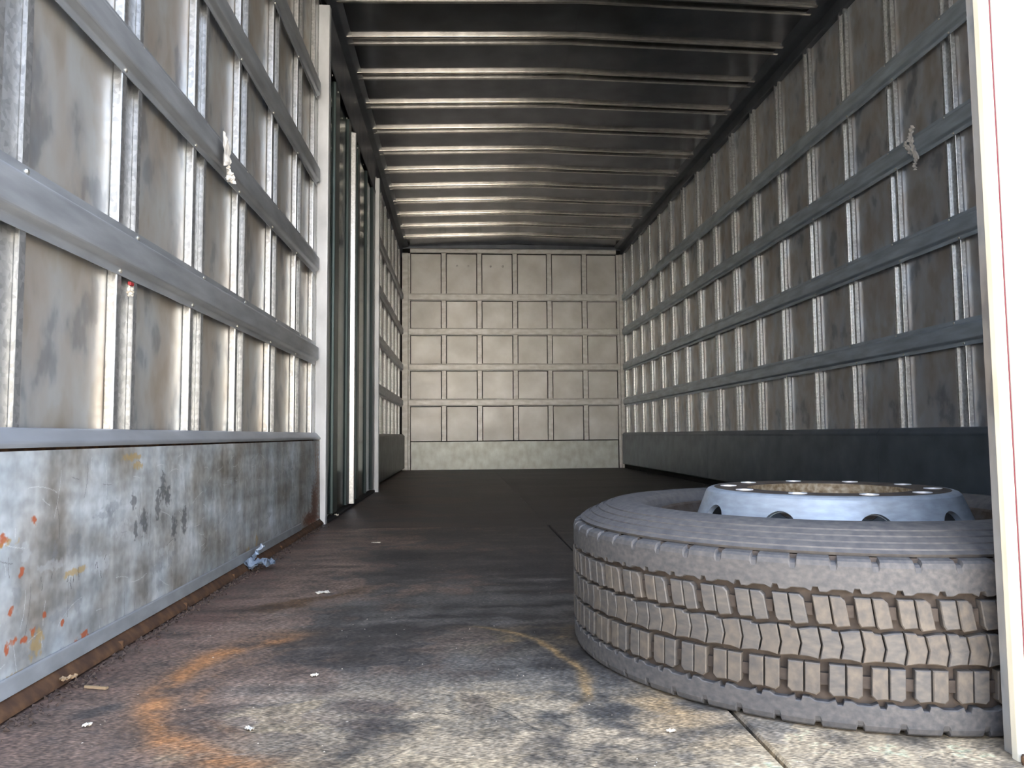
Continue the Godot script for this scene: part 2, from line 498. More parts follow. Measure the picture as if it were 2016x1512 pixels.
	for q in [[0.10, 0.855, 0.17, 0.80], [0.17, 0.80, 0.21, 0.785], [0.03, 1.02, 0.09, 0.93], [-0.05, 1.0, 0.02, 0.985]]:
		scratch(im, Vector2((q[0] + 0.62) / 2.4 * w, (q[1] - 0.76) / 2.2 * h), Vector2((q[2] + 0.62) / 2.4 * w, (q[3] - 0.76) / 2.2 * h), Color(0.10, 0.085, 0.075, 0.6), 0.7)
	var m := image_mat("floor_near", im, 0.0, 0.54)
	m.albedo_color = Color(1.0, 1.0, 1.0)
	m.texture_repeat = true
	m.heightmap_enabled = true
	m.heightmap_texture = m.albedo_texture
	m.heightmap_scale = 0.12
	m.detail_enabled = true
	m.detail_albedo = noise_tex(88, 0.09, grey(0.40), grey(1.0), 1024, FastNoiseLite.TYPE_SIMPLEX_SMOOTH, 5)
	m.detail_blend_mode = BaseMaterial3D.BLEND_MODE_MUL
	m.detail_uv_layer = BaseMaterial3D.DETAIL_UV_2
	m.uv2_triplanar = true
	m.uv2_world_triplanar = true
	m.uv2_scale = Vector3(1.1, 1.1, 3.2)
	# far floor
	var fw := 512
	var fh := 1024
	var m1 := streak_bytes(81, 0.012, fw, fh, 3, 1, 5)
	var m2 := noise_bytes(82, 0.06, fw, fh, 3)
	var fp := PackedByteArray()
	fp.resize(fw * fh * 3)
	for i in fw * fh:
		var v := 0.30 + (m1[i] / 255.0 - 0.5) * 0.16 + (m2[i] / 255.0 - 0.5) * 0.06
		var fx := -0.62 + 2.4 * (i % fw) / fw
		var film := smooth(0.18, -0.12, fx + 0.20 + (m1[i] / 255.0 - 0.5) * 1.0 + (m2[i] / 255.0 - 0.5) * 0.3) * 0.75
		fp[i * 3] = clampi(int(lerpf(v * 1.05, v * 1.75, film) * 255), 5, 250)
		fp[i * 3 + 1] = clampi(int(lerpf(v * 0.97, v * 1.42, film) * 255), 5, 250)
		fp[i * 3 + 2] = clampi(int(lerpf(v * 0.93, v * 1.22, film) * 255), 5, 250)
	var ff := image_mat("floor_far", Image.create_from_data(fw, fh, false, Image.FORMAT_RGB8, fp), 0.0, 0.54)
	ff.texture_repeat = true
	ff.detail_enabled = true
	ff.detail_albedo = m.detail_albedo
	ff.detail_blend_mode = BaseMaterial3D.BLEND_MODE_MUL
	ff.detail_uv_layer = BaseMaterial3D.DETAIL_UV_2
	ff.uv2_triplanar = true
	ff.uv2_world_triplanar = true
	ff.uv2_scale = m.uv2_scale

# ------------------------------------------------------------------ scene
func _ready() -> void:
	rng.seed = 20240
	# camera
	var cam := Camera3D.new()
	cam.name = "camera"
	cam.transform = Transform3D(Basis(Vector3(0.99752159, -0.00826195, 0.0698743), Vector3(0.00346346, 0.9976439, 0.06851752), Vector3(-0.07027576, -0.06810569, 0.99519995)), Vector3(0, 0.358, 0))
	cam.fov = 54.52
	cam.near = 0.02
	cam.far = 300
	add_child(cam)
	cam.current = true
	# sky, sun, exposure
	var env := Environment.new()
	var sky := Sky.new()
	var ps := ProceduralSkyMaterial.new()
	ps.sky_top_color = Color(0.67, 0.75, 0.885)
	ps.sky_horizon_color = Color(0.95, 0.95, 0.95)
	ps.sky_energy_multiplier = 1.0
	ps.ground_bottom_color = Color(0.50, 0.46, 0.40)
	ps.ground_horizon_color = Color(0.80, 0.78, 0.74)
	ps.sun_angle_max = 12
	sky.sky_material = ps
	env.sky = sky
	env.background_mode = Environment.BG_SKY
	env.background_energy_multiplier = 1.0
	env.ambient_light_source = Environment.AMBIENT_SOURCE_DISABLED
	env.tonemap_mode = Environment.TONE_MAPPER_LINEAR
	env.tonemap_exposure = 9.4
	env.sdfgi_enabled = true
	env.ssao_enabled = true
	env.ssil_enabled = true
	var we := WorldEnvironment.new()
	we.name = "world_environment"
	we.environment = env
	add_child(we)
	var sun := DirectionalLight3D.new()
	sun.name = "sun"
	sun.light_color = Color(1.0, 0.97, 0.925)
	sun.light_energy = 2.8
	sun.light_angular_distance = 0.6
	sun.shadow_enabled = true
	add_child(sun)
	sun.look_at_from_position(Vector3(-6, 8.5, -8), Vector3.ZERO)
	make_materials()
	outside()
	build_floor()
	build_right()
	build_left()
	build_back()
	build_ceiling()
	build_side_door()
	build_rear_frame()
	build_wheel()
	build_small_things()

func outside() -> void:
	var o := part("ground", box(P(-30, -1.3, -30), P(30, -1.15, 30), 0.01), M.ground, self)
	meta(o, "pale concrete yard under the truck", "ground", "structure")
	# left rear leaf, out of view; added swung open to shade the right wall
	var d := base("door_3", P(-0.66, 0, DR - 0.02), "unseen left rear door leaf, added standing open to shade the right wall", "door", "structure")
	d.rotation.y = deg_to_rad(-6)
	part("leaf", box(Vector3(-0.04, -0.004, 0), Vector3(-0.008, 2.335, 1.17), 0.004), M.white_paint, d)
	part("inner_sheet", box(Vector3(-0.008, 0.0, 0.01), Vector3(0.004, 2.33, 1.16), 0.001), M.panel, d)
	# unseen building, added to cut the light coming in from the left
	var b := base("light_blocking_shed", P(-5.2, -1.15, -2), "unseen brown building added left of the yard to block light from that side", "added_building")
	part("wall", box(Vector3(-4, 0, -12), Vector3(0, 3.2, 12), 0.02), M.added_brown, b)
	part("roof", box(Vector3(-4.4, 3.2, -12.4), Vector3(0.5, 3.35, 12.4), 0.02), M.added_brown, b)
	var f := base("bounce_warehouse", P(4, -1.15, -18), "unseen pale building added behind the camera to bounce sunlight into the truck", "added_building")  # out of view; added as a reflector to warm and brighten the deep interior
	part("wall", box(Vector3(-22, 0, 0), Vector3(22, 6.5, 4), 0.02), M.bounce_warehouse, f)
	part("roof", box(Vector3(-22.4, 6.5, -0.3), Vector3(22.4, 6.7, 4.4), 0.02), M.added_brown, f)

# profile of the omega studs: u across the stud, v out of the wall; lips face the room
func stud_profile(width: float, depth: float) -> Array:
	# web against the wall, two legs, two lips turned inwards
	var lip := width * 0.2
	return [Vector2(lip, depth), Vector2(0, depth), Vector2(0, 0.0004), Vector2(width, 0.0004), Vector2(width, depth), Vector2(width - lip, depth)]

func rail_profile() -> Array:
	return [Vector2(0.0, 0.0005), Vector2(0.0, 0.0), Vector2(0.016, 0.0), Vector2(0.022, 0.015), Vector2(RH - 0.022, 0.015), Vector2(RH - 0.016, 0.0), Vector2(RH, 0.0)]

func rail_points() -> Array:
	return [Vector2(0.0, 0.0), Vector2(0.016, 0.0), Vector2(0.022, 0.015), Vector2(RH - 0.022, 0.015), Vector2(RH - 0.016, 0.0), Vector2(RH, 0.0)]

var dome: ArrayMesh
func screw(parent: Node, at: Vector3, out: Vector3) -> void:
	if dome == null:
		var st := new_st()
		lathe(st, [Vector2(0.0045, -0.001), Vector2(0.0045, 0.0012), Vector2(0.0030, 0.0026), Vector2(0.0001, 0.0032)], 8)
		dome = st.commit()
	var b := Basis.IDENTITY
	if absf(out.x) > 0.5: b = Basis(Vector3(0, 0, 1), out, Vector3(0, 0, 1).cross(out))
	elif absf(out.z) > 0.5: b = Basis(Vector3(1, 0, 0), out, Vector3(1, 0, 0).cross(out))
	part("screw", dome, M.screw, parent, Transform3D(b, at))

# floor ------------------------------------------------------------
func floor_sheet(parent: Node, x0: float, x1: float, d0: float, d1: float, m: Material, uv: Callable, c := 0.003) -> void:
	var st := new_st()
	var up := Vector3.UP
	var pts := [P(x0 + c, 0, d0), P(x1 - c, 0, d0), P(x1 - c, 0, d1), P(x0 + c, 0, d1)]
	quad(st, pts[0], pts[1], pts[2], pts[3], up, [uv.call(x0 + c, d0), uv.call(x1 - c, d0), uv.call(x1 - c, d1), uv.call(x0 + c, d1)])
	for s in [[x0 + c, x0, -1.0], [x1 - c, x1, 1.0]]:
		quad(st, P(s[0], 0, d0), P(s[1], -c, d0), P(s[1], -c, d1), P(s[0], 0, d1), Vector3(s[2], 1, 0), [uv.call(s[0], d0), uv.call(s[1], d0), uv.call(s[1], d1), uv.call(s[0], d1)])
		quad(st, P(s[1], -c, d0), P(s[1], -0.012, d0), P(s[1], -0.012, d1), P(s[1], -c, d1), Vector3(s[2], 0, 0), [uv.call(s[0], d0), uv.call(s[1], d0), uv.call(s[1], d1), uv.call(s[0], d1)])
	quad(st, P(x0, -0.012, d0), P(x1, -0.012, d0), P(x1, -0.012, d1), P(x0, -0.012, d1), -up, [uv.call(x0, d0), uv.call(x1, d0), uv.call(x1, d1), uv.call(x0, d1)])
	quad(st, P(x0 + c, 0, d0), P(x1 - c, 0, d0), P(x1, -0.012, d0), P(x0, -0.012, d0), Vector3(0, 0, 1), [uv.call(x0, d0), uv.call(x1, d0), uv.call(x1, d0), uv.call(x0, d0)])
	part("floor_sheet", st.commit(), m, parent)

func build_floor() -> void:
	var f := base("floor", Vector3.ZERO, "dark worn cargo floor with rust rings and dust", "floor", "structure")
	var near := func(x, d): return Vector2((x + 0.62) / 2.4, (d - 0.76) / 2.2)
	var far := func(x, d): return Vector2((x + 0.62) / 2.4, (d - 2.96) / 4.95)
	for s in [[-0.62, 0.3475], [0.3525, 1.78]]:
		floor_sheet(f, s[0], s[1], DR, 2.9595, M.floor_near, near)
	for s in [[-0.62, 0.3498], [0.3502, 1.78]]:
		floor_sheet(f, s[0], s[1], 2.9600, 7.86, M.floor_far, far, 0.0006)
	part("underfloor", box(P(-0.62, -0.14, DR), P(1.78, -0.0125, 7.87)), M.dark_under, f)

# right wall ------------------------------------------------------------
func side_wall(w: Node, sx: float, lipx: float, studs: Array, width: float, d0: float, d1: float, ytop: float, ms: Material, mp: Material, xf := Transform3D()) -> void:
	# sx: +1 when the wall faces +x. studs: near edges of the studs
	var px := lipx - sx * SD
	var out := Vector3(sx, 0, 0)
	var key := swept(stud_profile(width, SD), 0.0016, 0.003, Vector3.ZERO, Vector3(0, 0, -1), out, Vector3(0, ytop - 0.36, 0))
	for s in studs:
		part("stud", key, ms, w, xf * Transform3D(Basis(), P(px, 0.36, s)))
	var edges := [d0]
	for s in studs:
		if s > d0 and s + width < d1: edges.append(s + width / 2)
	edges.append(d1)
	for i in edges.size() - 1:
		if edges[i + 1] - edges[i] < 0.03: continue
		part("panel", box(P(px - sx * 0.003, 0.30, edges[i] + 0.001), P(px, 2.40, edges[i + 1] - 0.001), 0.0005), mp, w, xf)

func side_rail(w: Node, sx: float, lipx: float, y: float, d0: float, d1: float, m: Material, studs: Array, width: float, xf := Transform3D(), screws := true) -> void:
	var r := part("rail", swept(rail_points(), 0.0016, 0.004, Vector3.ZERO, Vector3.UP, Vector3(sx, 0, 0), Vector3(0, 0, -(d1 - d0))), m, w, xf * Transform3D(Basis(), P(lipx + sx * 0.0002, y, d0)))
	if screws:
		for s in studs:
			if s < d0 or s + width > d1: continue
			screw(r, Vector3(sx * 0.0016, 0.008, -(s - d0 + width * 0.1)), Vector3(sx, 0, 0))
			screw(r, Vector3(sx * 0.0016, RH - 0.008, -(s - d0 + width * 0.9)), Vector3(sx, 0, 0))

func build_right() -> void:
	var w := base("wall_right", Vector3.ZERO, "right cargo wall of dark sheet metal bays with studs and four rails", "wall", "structure")
	var studs := []
	var k := 2.510 - 0.06 - 4 * 0.3515
	while k < 7.75:
		studs.append(k)
		k += 0.3515
	side_wall(w, -1.0, XR, studs, 0.060, DR + 0.02, 7.86, 2.33, M.stud_right, M.panel_right)
	for y in RAILS:
		side_rail(w, -1.0, XR, y, DR + 0.04, 6.392, M.rail_right, studs, 0.060)
		side_rail(w, -1.0, XR, y - 0.004, 6.396, 7.79, M.rail_right, studs, 0.060, Transform3D(), false)
	# kick plates in three lengths, each with a ledge along its top
	for s in [[DR + 0.02, 2.966], [2.970, 5.098], [5.102, 7.82]]:
		part("kick_panel", swept([Vector2(0.0, 0.3715), Vector2(0.016, 0.370), Vector2(0.032, 0.350), Vector2(0.030, 0.343), Vector2(0.030, 0.047), Vector2(0.010, 0.040)], 0.002, 0.004, P(XR, 0, s[0]), Vector3(-1, 0, 0), Vector3.UP, Vector3(0, 0, -(s[1] - s[0]))), M.kick_right, w)
	part("sill_strip", box(P(1.738, -0.0, DR + 0.02), P(1.765, 0.042, 7.84)), M.dark_under, w)
	part("cornice", swept([Vector2(1.768, 2.283), Vector2(1.744, 2.286), Vector2(1.742, 2.344), Vector2(1.700, 2.348), Vector2(1.668, 2.371)], 0.002, 0.005, P(0, 0, DR + 0.02), Vector3(1, 0, 0), Vector3.UP, Vector3(0, 0, -(7.86 - DR - 0.02))), M.cornice, w)
	part("outer_skin", box(P(1.775, -0.15, DR), P(1.81, 2.44, 7.90)), M.white_paint, w)

# left wall ------------------------------------------------------------
func build_left() -> void:
	var w := base("wall_left", Vector3.ZERO, "left cargo wall of galvanised bays with studs, rails and worn kick plate", "wall", "structure")
	# the rear section leans out a little towards the opening
	var piv := P(-0.592, 0, 3.1)
	var xf := Transform3D(Basis(), piv) * Transform3D(Basis(Vector3.UP, -0.0100), Vector3.ZERO) * Transform3D(Basis(), -piv)
	var studs := [1.002, 1.36, 1.715, 2.045, 2.39, 2.735, 3.035]
	var lx := -0.592
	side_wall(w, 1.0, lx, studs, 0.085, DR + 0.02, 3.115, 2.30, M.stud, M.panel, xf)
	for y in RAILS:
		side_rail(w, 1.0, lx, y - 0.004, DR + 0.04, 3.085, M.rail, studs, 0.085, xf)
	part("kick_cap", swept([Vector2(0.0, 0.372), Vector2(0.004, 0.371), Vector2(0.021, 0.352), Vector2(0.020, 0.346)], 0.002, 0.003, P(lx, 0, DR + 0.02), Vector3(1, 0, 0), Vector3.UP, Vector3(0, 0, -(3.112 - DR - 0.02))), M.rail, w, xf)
	# kick plate: mapped along its length
	var st := new_st()
	var d0 := DR + 0.02
	var d1 := 3.108
	var kx := lx + 0.020
	quad(st, P(kx, 0.3415, d0), P(kx, 0.3415, d1), P(kx + 0.004, 0.022, d1), P(kx + 0.004, 0.022, d0), Vector3(1, 0, 0), [Vector2(0, 0), Vector2(1, 0), Vector2(1, 1), Vector2(0, 1)])
	quad(st, P(kx, 0.3415, d0), P(kx, 0.3415, d1), P(kx - 0.003, 0.3415, d1), P(kx - 0.003, 0.3415, d0), Vector3.UP, [Vector2(0, 0), Vector2(1, 0), Vector2(1, 0), Vector2(0, 0)])
	quad(st, P(kx, 0.3415, d1), P(kx - 0.003, 0.3415, d1), P(kx + 0.001, 0.022, d1), P(kx + 0.004, 0.022, d1), Vector3(0, 0, -1), [Vector2(1, 0), Vector2(1, 0), Vector2(1, 1), Vector2(1, 1)])
	quad(st, P(kx - 0.003, 0.3415, d0), P(kx - 0.003, 0.3415, d1), P(kx + 0.001, 0.022, d1), P(kx + 0.001, 0.022, d0), Vector3(-1, 0, 0), [Vector2(0, 0), Vector2(1, 0), Vector2(1, 1), Vector2(0, 1)])
	part("kick_panel", st.commit(), M.kick_left, w, xf)
	part("kick_backing", box(P(lx - 0.012, 0.02, d0), P(lx - 0.004, 0.36, d1)), M.rust, w, xf)
	var hem := part("kick_hem", swept([Vector2(kx + 0.0045, 0.048), Vector2(kx + 0.0058, 0.046), Vector2(kx + 0.0075, 0.024)], 0.0012, 0.001, P(0, 0, d0), Vector3(1, 0, 0), Vector3.UP, Vector3(0, 0, -(2.75 - d0))), M.hem, w, xf)
	hem.name = "kick_hem"
	# far section behind the side door
	var fs := []
	var k := 5.03
	while k < 7.7:
		fs.append(k)
		k += 0.352
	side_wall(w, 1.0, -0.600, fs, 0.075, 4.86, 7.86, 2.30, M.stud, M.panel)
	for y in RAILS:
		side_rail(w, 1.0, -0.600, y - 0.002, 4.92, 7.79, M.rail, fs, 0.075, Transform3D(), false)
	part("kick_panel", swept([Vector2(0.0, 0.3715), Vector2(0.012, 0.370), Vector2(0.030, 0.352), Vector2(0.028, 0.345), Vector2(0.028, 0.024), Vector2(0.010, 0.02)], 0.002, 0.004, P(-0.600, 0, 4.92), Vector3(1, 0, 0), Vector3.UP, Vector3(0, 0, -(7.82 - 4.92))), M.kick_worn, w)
	part("cornice", swept([Vector2(-0.622, 2.243), Vector2(-0.600, 2.246), Vector2(-0.596, 2.340), Vector2(-0.560, 2.344), Vector2(-0.532, 2.357)], 0.002, 0.005, P(0, 0, DR + 0.02), Vector3(1, 0, 0), Vector3.UP, Vector3(0, 0, -(7.86 - DR - 0.02))), M.cornice, w)
	part("outer_skin", box(P(-0.665, -0.15, DR), P(-0.640, 2.44, 7.90)), M.white_paint, w)
	# rusty angle along the floor
	var t := base("trim_1", Vector3.ZERO, "rusty angle iron along the foot of the left wall", "trim", "structure")
	var tm := swept([Vector2(0.0, 0.026), Vector2(0.006, 0.0255), Vector2(0.024, 0.008), Vector2(0.025, 0.003)], 0.003, 0.003, P(lx + 0.012, 0, d0), Vector3(1, 0, 0), Vector3.UP, Vector3(0, 0, -(3.105 - d0)))
	part("angle_iron", tm, M.rust, t, xf)
	for q in [1.33, 1.62, 1.94, 2.42]:
		part("bracket", box(P(lx + 0.026, 0.0, q), P(lx + 0.040, 0.016, q + 0.006), 0.001), M.rust, t, xf)

# front wall, at the far end of the view ----------------------------------------
func build_back() -> void:
	var w := base("wall_back", Vector3.ZERO, "far end wall of pale grey panels in a grid of studs and rails", "wall", "structure")
	var starts := [-0.187, 0.190, 0.569, 0.937, 1.315]
	var wid := 0.048
	var mesh := swept([Vector2(0.0, -0.03), Vector2(0.001, 0.008), Vector2(wid - 0.001, 0.008), Vector2(wid, -0.03)], 0.0016, 0.003, Vector3.ZERO, Vector3(1, 0, 0), Vector3(0, 0, 1), Vector3(0, 2.30 - 0.300, 0))
	var edges := [-0.516]
	for s in starts:
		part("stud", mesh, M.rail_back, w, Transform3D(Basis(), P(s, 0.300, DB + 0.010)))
		edges.append_array([s, s + wid])
	edges.append(1.688)
	# one inset panel in every cell of the grid, with a dark joint round it
	var ys := [0.298]
	for k in [3, 2, 1, 0]: ys.append_array([RAILS[k] + 0.008, RAILS[k] + RH - 0.010])
	ys.append(2.286)
	for a in range(0, edges.size(), 2):
		for b in range(0, ys.size(), 2):
			var jig := rng.randf_range(-0.002, 0.002)
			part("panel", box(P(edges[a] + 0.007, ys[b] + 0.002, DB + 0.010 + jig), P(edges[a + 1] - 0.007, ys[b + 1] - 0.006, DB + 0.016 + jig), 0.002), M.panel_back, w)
	part("backing", box(P(-0.62, 0.0, DB + 0.040), P(1.775, 2.38, DB + 0.044), 0.0005), M.dark_under, w)
	for y in RAILS:
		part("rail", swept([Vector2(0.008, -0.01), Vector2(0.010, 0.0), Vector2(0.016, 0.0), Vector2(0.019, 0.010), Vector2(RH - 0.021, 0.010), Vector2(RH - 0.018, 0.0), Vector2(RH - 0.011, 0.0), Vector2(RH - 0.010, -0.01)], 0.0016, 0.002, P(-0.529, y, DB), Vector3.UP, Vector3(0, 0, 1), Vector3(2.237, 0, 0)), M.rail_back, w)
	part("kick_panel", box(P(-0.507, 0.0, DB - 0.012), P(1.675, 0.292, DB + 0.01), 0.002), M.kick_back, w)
	for s in [[-0.600, -0.534, -0.514], [1.755, 1.712, 1.686]]:
		part("corner_post", box(P(s[0], 0.0, DB - 0.022), P(s[1], 2.285, DB + 0.02), 0.004), M.rail_back, w)
		part("corner_lip", box(P(s[1], 0.0, DB - 0.006), P(s[2], 2.285, DB + 0.02), 0.003), M.rail_back, w)
	for q in [[-0.022, 2.155], [0.100, 2.154], [0.335, 2.153], [0.465, 2.153]]:
		var st := new_st()
		lathe(st, [Vector2(0.013, 0.0), Vector2(0.011, 0.003), Vector2(0.006, 0.006), Vector2(0.0001, 0.007)], 10)
		part("dimple", st.commit(), M.panel_back, w, Transform3D(Basis(Vector3(1, 0, 0), Vector3(0, 0, 1), Vector3(0, -1, 0)), P(q[0], q[1], DB + 0.0115)))
	part("gable", box(P(-0.62, 2.335, DB + 0.004), P(1.775, 2.388, DB + 0.012), 0.001), M.cornice, w)
	part("top_strip", swept([Vector2(2.289, 0.0), Vector2(2.296, 0.014), Vector2(2.330, 0.014), Vector2(2.340, 0.0)], 0.002, 0.004, P(-0.515, 0, DB), Vector3.UP, Vector3(0, 0, 1), Vector3(2.20, 0, 0)), M.rail_back, w)
	part("outer_skin", box(P(-0.665, -0.15, 7.880), P(1.81, 2.44, 7.905)), M.white_paint, w)

# ceiling ------------------------------------------------------------
func build_ceiling() -> void:
	var c := base("ceiling", Vector3.ZERO, "low pitched sheet metal roof with paired lipped cross beams", "ceiling", "structure")
	var y0 := 2.358     # sheet over the left eaves, the right eaves and the ridge
	var yr := 2.370
	var y1 := 2.393
	var bw := 0.085
	var beams := []
	var k := 3.345 - 7 * 0.3735
	for i in 19:
		if k > DR + 0.1 and k < 7.6: beams.append(k - bw)
		k += 0.3735 if i < 14 else 0.38
	# the beams are bent at the ridge: one half on each slope
	var over := 0.0045    # the webs lie on the upper side of the sheet, the legs hang below it
	var ls := lerpf(y0 - 0.004, y1, (0.640 - 0.555) / (0.640 + XM))
	var rs := lerpf(y1, yr - 0.003, (1.700 - XM) / (1.780 - XM))
	var uL := Vector3(XM + 0.555, y1 - ls, 0)
	var left := new_st()
	extrude(left, sheeted(rounded(stud_profile(bw, SD), 0.003), 0.0016), Vector3.ZERO, Vector3(0, 0, -1), Vector3(0.0, -1, 0), uL)
	extrude(left, sheeted(rounded(stud_profile(bw, SD), 0.003), 0.0016), uL, Vector3(0, 0, -1), Vector3(0.0, -1, 0), Vector3(1.700 - XM, rs - y1, 0))
	var bm := left.commit()
	for d in beams:
		part("beam", bm, M.beam, c, Transform3D(Basis(), P(-0.555, ls + over, d)))
	var edges := [DR]
	for d in beams: edges.append(d + bw / 2)
	edges.append(7.87)
	for i in edges.size() - 1:
		for s in [[-0.640, XM], [XM, 1.780]]:
			var ya := y0 - 0.004 if s[0] < 0 else y1
			var yb := y1 if s[0] < 0 else yr - 0.003
			var st := new_st()
			var a: float = edges[i] + 0.0006
			var b: float = edges[i + 1] - 0.0006
			for t in [0.0, 0.003]:
				quad(st, P(s[0], ya + t, a), P(s[1], yb + t, a), P(s[1], yb + t, b), P(s[0], ya + t, b), Vector3.UP * (1 if t > 0 else -1))
			for e in [a, b]:
				quad(st, P(s[0], ya, e), P(s[1], yb, e), P(s[1], yb + 0.003, e), P(s[0], ya + 0.003, e), Vector3(0, 0, 1 if e == a else -1))
			part("roof_sheet", st.commit(), M.ceiling_sheet, c)
	part("outer_skin", box(P(-0.665, 2.44, DR), P(1.81, 2.47, 7.905)), M.white_paint, c)

# sliding side door in the left wall ----------------------------------------
func build_side_door() -> void:
	var d := base("door_1", Vector3.ZERO, "dark shiny corrugated side door between pale posts in the left wall", "door", "structure")
	# posts
	part("post", swept([Vector2(-0.62, 3.135), Vector2(-0.62, 3.118), Vector2(-0.548, 3.118), Vector2(-0.546, 3.150), Vector2(-0.560, 3.152)], 0.002, 0.004, Vector3.ZERO, Vector3(1, 0, 0), Vector3(0, 0, -1), Vector3(0, 2.20, 0)), M.post, d)
	part("post", swept([Vector2(-0.545, 4.845), Vector2(-0.519, 4.848), Vector2(-0.519, 4.885), Vector2(-0.60, 4.888)], 0.002, 0.004, Vector3.ZERO, Vector3(1, 0, 0), Vector3(0, 0, -1), Vector3(0, 2.05, 0)), M.post, d)
	# leaves: glossy sheet with duller battens riveted on
	var xb := -0.560
	for leaf in [[3.156, 3.795, [[3.158, 3.185], [3.305, 3.425], [3.70, 3.79]]], [3.845, 4.843, [[3.86, 3.895], [4.04, 4.13], [4.44, 4.462], [4.74, 4.84]]]]:
		var sheet := part("leaf", box(P(xb - 0.003, 0.022, leaf[0]), P(xb, 1.96, leaf[1]), 0.001), M.door_sheet, d)
		for b in leaf[2]:
			var bw: float = b[1] - b[0]
			part("batten", swept([Vector2(0, 0), Vector2(0.004, 0.010), Vector2(bw - 0.004, 0.010), Vector2(bw, 0)], -0.0016, 0.002, P(xb, 0.024, b[0]), Vector3(0, 0, -1), Vector3(1, 0, 0), Vector3(0, 1.93, 0)), M.door_batten, sheet)
	# meeting strip, folded proud of the leaves
	part("meeting_strip", swept([Vector2(3.795, -0.556), Vector2(3.802, -0.528), Vector2(3.818, -0.526), Vector2(3.822, -0.536), Vector2(3.838, -0.534), Vector2(3.846, -0.556)], -0.0016, 0.003, P(0, 0.022, 0), Vector3(0, 0, -1), Vector3(1, 0, 0), Vector3(0, 1.90, 0)), M.stud, d)
	part("threshold", box(P(-0.60, 0.0005, 3.15), P(-0.542, 0.014, 4.86)), M.dark_under, d)
	part("header", swept([Vector2(-0.545, 1.962), Vector2(-0.548, 1.950), Vector2(-0.556, 1.985), Vector2(-0.556, 2.20), Vector2(-0.598, 2.26)], -0.002, 0.003, P(0, 0, 3.14), Vector3(1, 0, 0), Vector3.UP, Vector3(0, 0, -(4.90 - 3.14))), M.cornice, d)
	for s in [[3.20, 1.93], [3.36, 1.93], [3.62, 1.92], [4.0, 1.92], [4.25, 1.92]]:
		screw(d, P(-0.549, s[1], s[0]), Vector3(1, 0, 0))
	part("outer_panel", box(P(-0.615, 0.0, 3.13), P(-0.60, 2.25, 4.88)), M.dark_under, d)

# rear frame and the closed right leaf ----------------------------------------
func build_rear_frame() -> void:
	var d := base("door_2", Vector3.ZERO, "closed white rear door leaf seen by its cream edge", "door", "structure")
	var x0 := 0.6030
	part("edge_strip", swept([Vector2(0.004, 0.0125), Vector2(0.0, 0.012), Vector2(0.0, 0.002), Vector2(0.002, 0.0), Vector2(0.0115, 0.0), Vector2(0.0125, 0.003)], 0.002, 0.002, P(x0, -0.004, DR + 0.012), Vector3(1, 0, 0), Vector3(0, 0, -1), Vector3(0, 2.34, 0)), M.cream_paint, d)
	part("seal", box(P(x0 + 0.0122, -0.004, DR + 0.0125), P(x0 + 0.0134, 2.33, DR + 0.030), 0.0004), M.red_seal, d)
	part("leaf", box(P(x0 + 0.0142, -0.004, DR + 0.006), P(1.795, 2.335, DR + 0.040), 0.004), M.white_paint, d)
	part("inner_sheet", box(P(x0 + 0.0065, -0.002, DR + 0.026), P(1.755, 2.33, DR + 0.044), 0.001), M.panel, d)
	# chipped rusty foot of the edge
	var st := new_st()
	for i in 9:
		var q := P(x0 + rng.randf_range(0.000, 0.026), rng.randf_range(-0.004, 0.010), DR + rng.randf_range(0.004, 0.010))
		cbox(st, q - Vector3(0.003, 0.003, 0.002), q + Vector3(rng.randf_range(0.001, 0.004), rng.randf_range(0.001, 0.006), 0.002), 0.001)
	part("rust_flakes", st.commit(), M.rust, d)
	var t := base("trim_2", Vector3.ZERO, "white steel frame round the rear opening", "trim", "structure")
	part("frame_post", box(P(-0.69, -0.15, DR - 0.03), P(-0.625, 2.47, DR + 0.03), 0.006), M.white_paint, t)
	part("frame_post", box(P(1.80, -0.15, DR - 0.03), P(1.86, 2.47, DR + 0.03), 0.006), M.white_paint, t)
	part("frame_header", box(P(-0.69, 2.35, DR - 0.03), P(1.86, 2.50, DR + 0.03), 0.006), M.white_paint, t)
	part("frame_sill", box(P(-0.69, -0.16, DR - 0.03), P(1.86, -0.005, DR), 0.004), M.white_paint, t)

# the wheel lying on the floor ----------------------------------------
func block_mesh(poly: Array, rb: float, rt: float) -> ArrayMesh:
	# poly: Vector2(angle in degrees, height); centred on angle 0; bevelled rubber block
	var st := new_st()
	var c := Vector2.ZERO
	for p in poly: c += p
	c /= poly.size()
	var at := func(p: Vector2, r: float) -> Vector3:
		var t := deg_to_rad(p.x)
		return Vector3(cos(t) * r, p.y, -sin(t) * r)
	var bev := []
	for p in poly:
		var q: Vector2 = c + (p - c) * Vector2(1.0 - 0.0016 / (0.0078 * absf(p.x - c.x) + 0.0035), 1.0 - 0.0013 / maxf(0.012, absf(p.y - c.y)))
		bev.append(q)
	var mid: Vector3 = at.call(c, rt)
	for i in poly.size():
		var j := (i + 1) % poly.size()
		var outn := Vector3(mid.x, 0, mid.z)
		tri(st, mid, at.call(bev[i], rt), at.call(bev[j], rt), outn)
		var side: Vector3 = (at.call((poly[i] + poly[j]) / 2, rt) as Vector3) - mid
		quad(st, at.call(bev[i], rt), at.call(bev[j], rt), at.call(poly[j], rt - 0.0013), at.call(poly[i], rt - 0.0013), outn * 0.6 + side)
		quad(st, at.call(poly[i], rt - 0.0013), at.call(poly[j], rt - 0.0013), at.call(poly[j], rb), at.call(poly[i], rb), side)
	return st.commit()

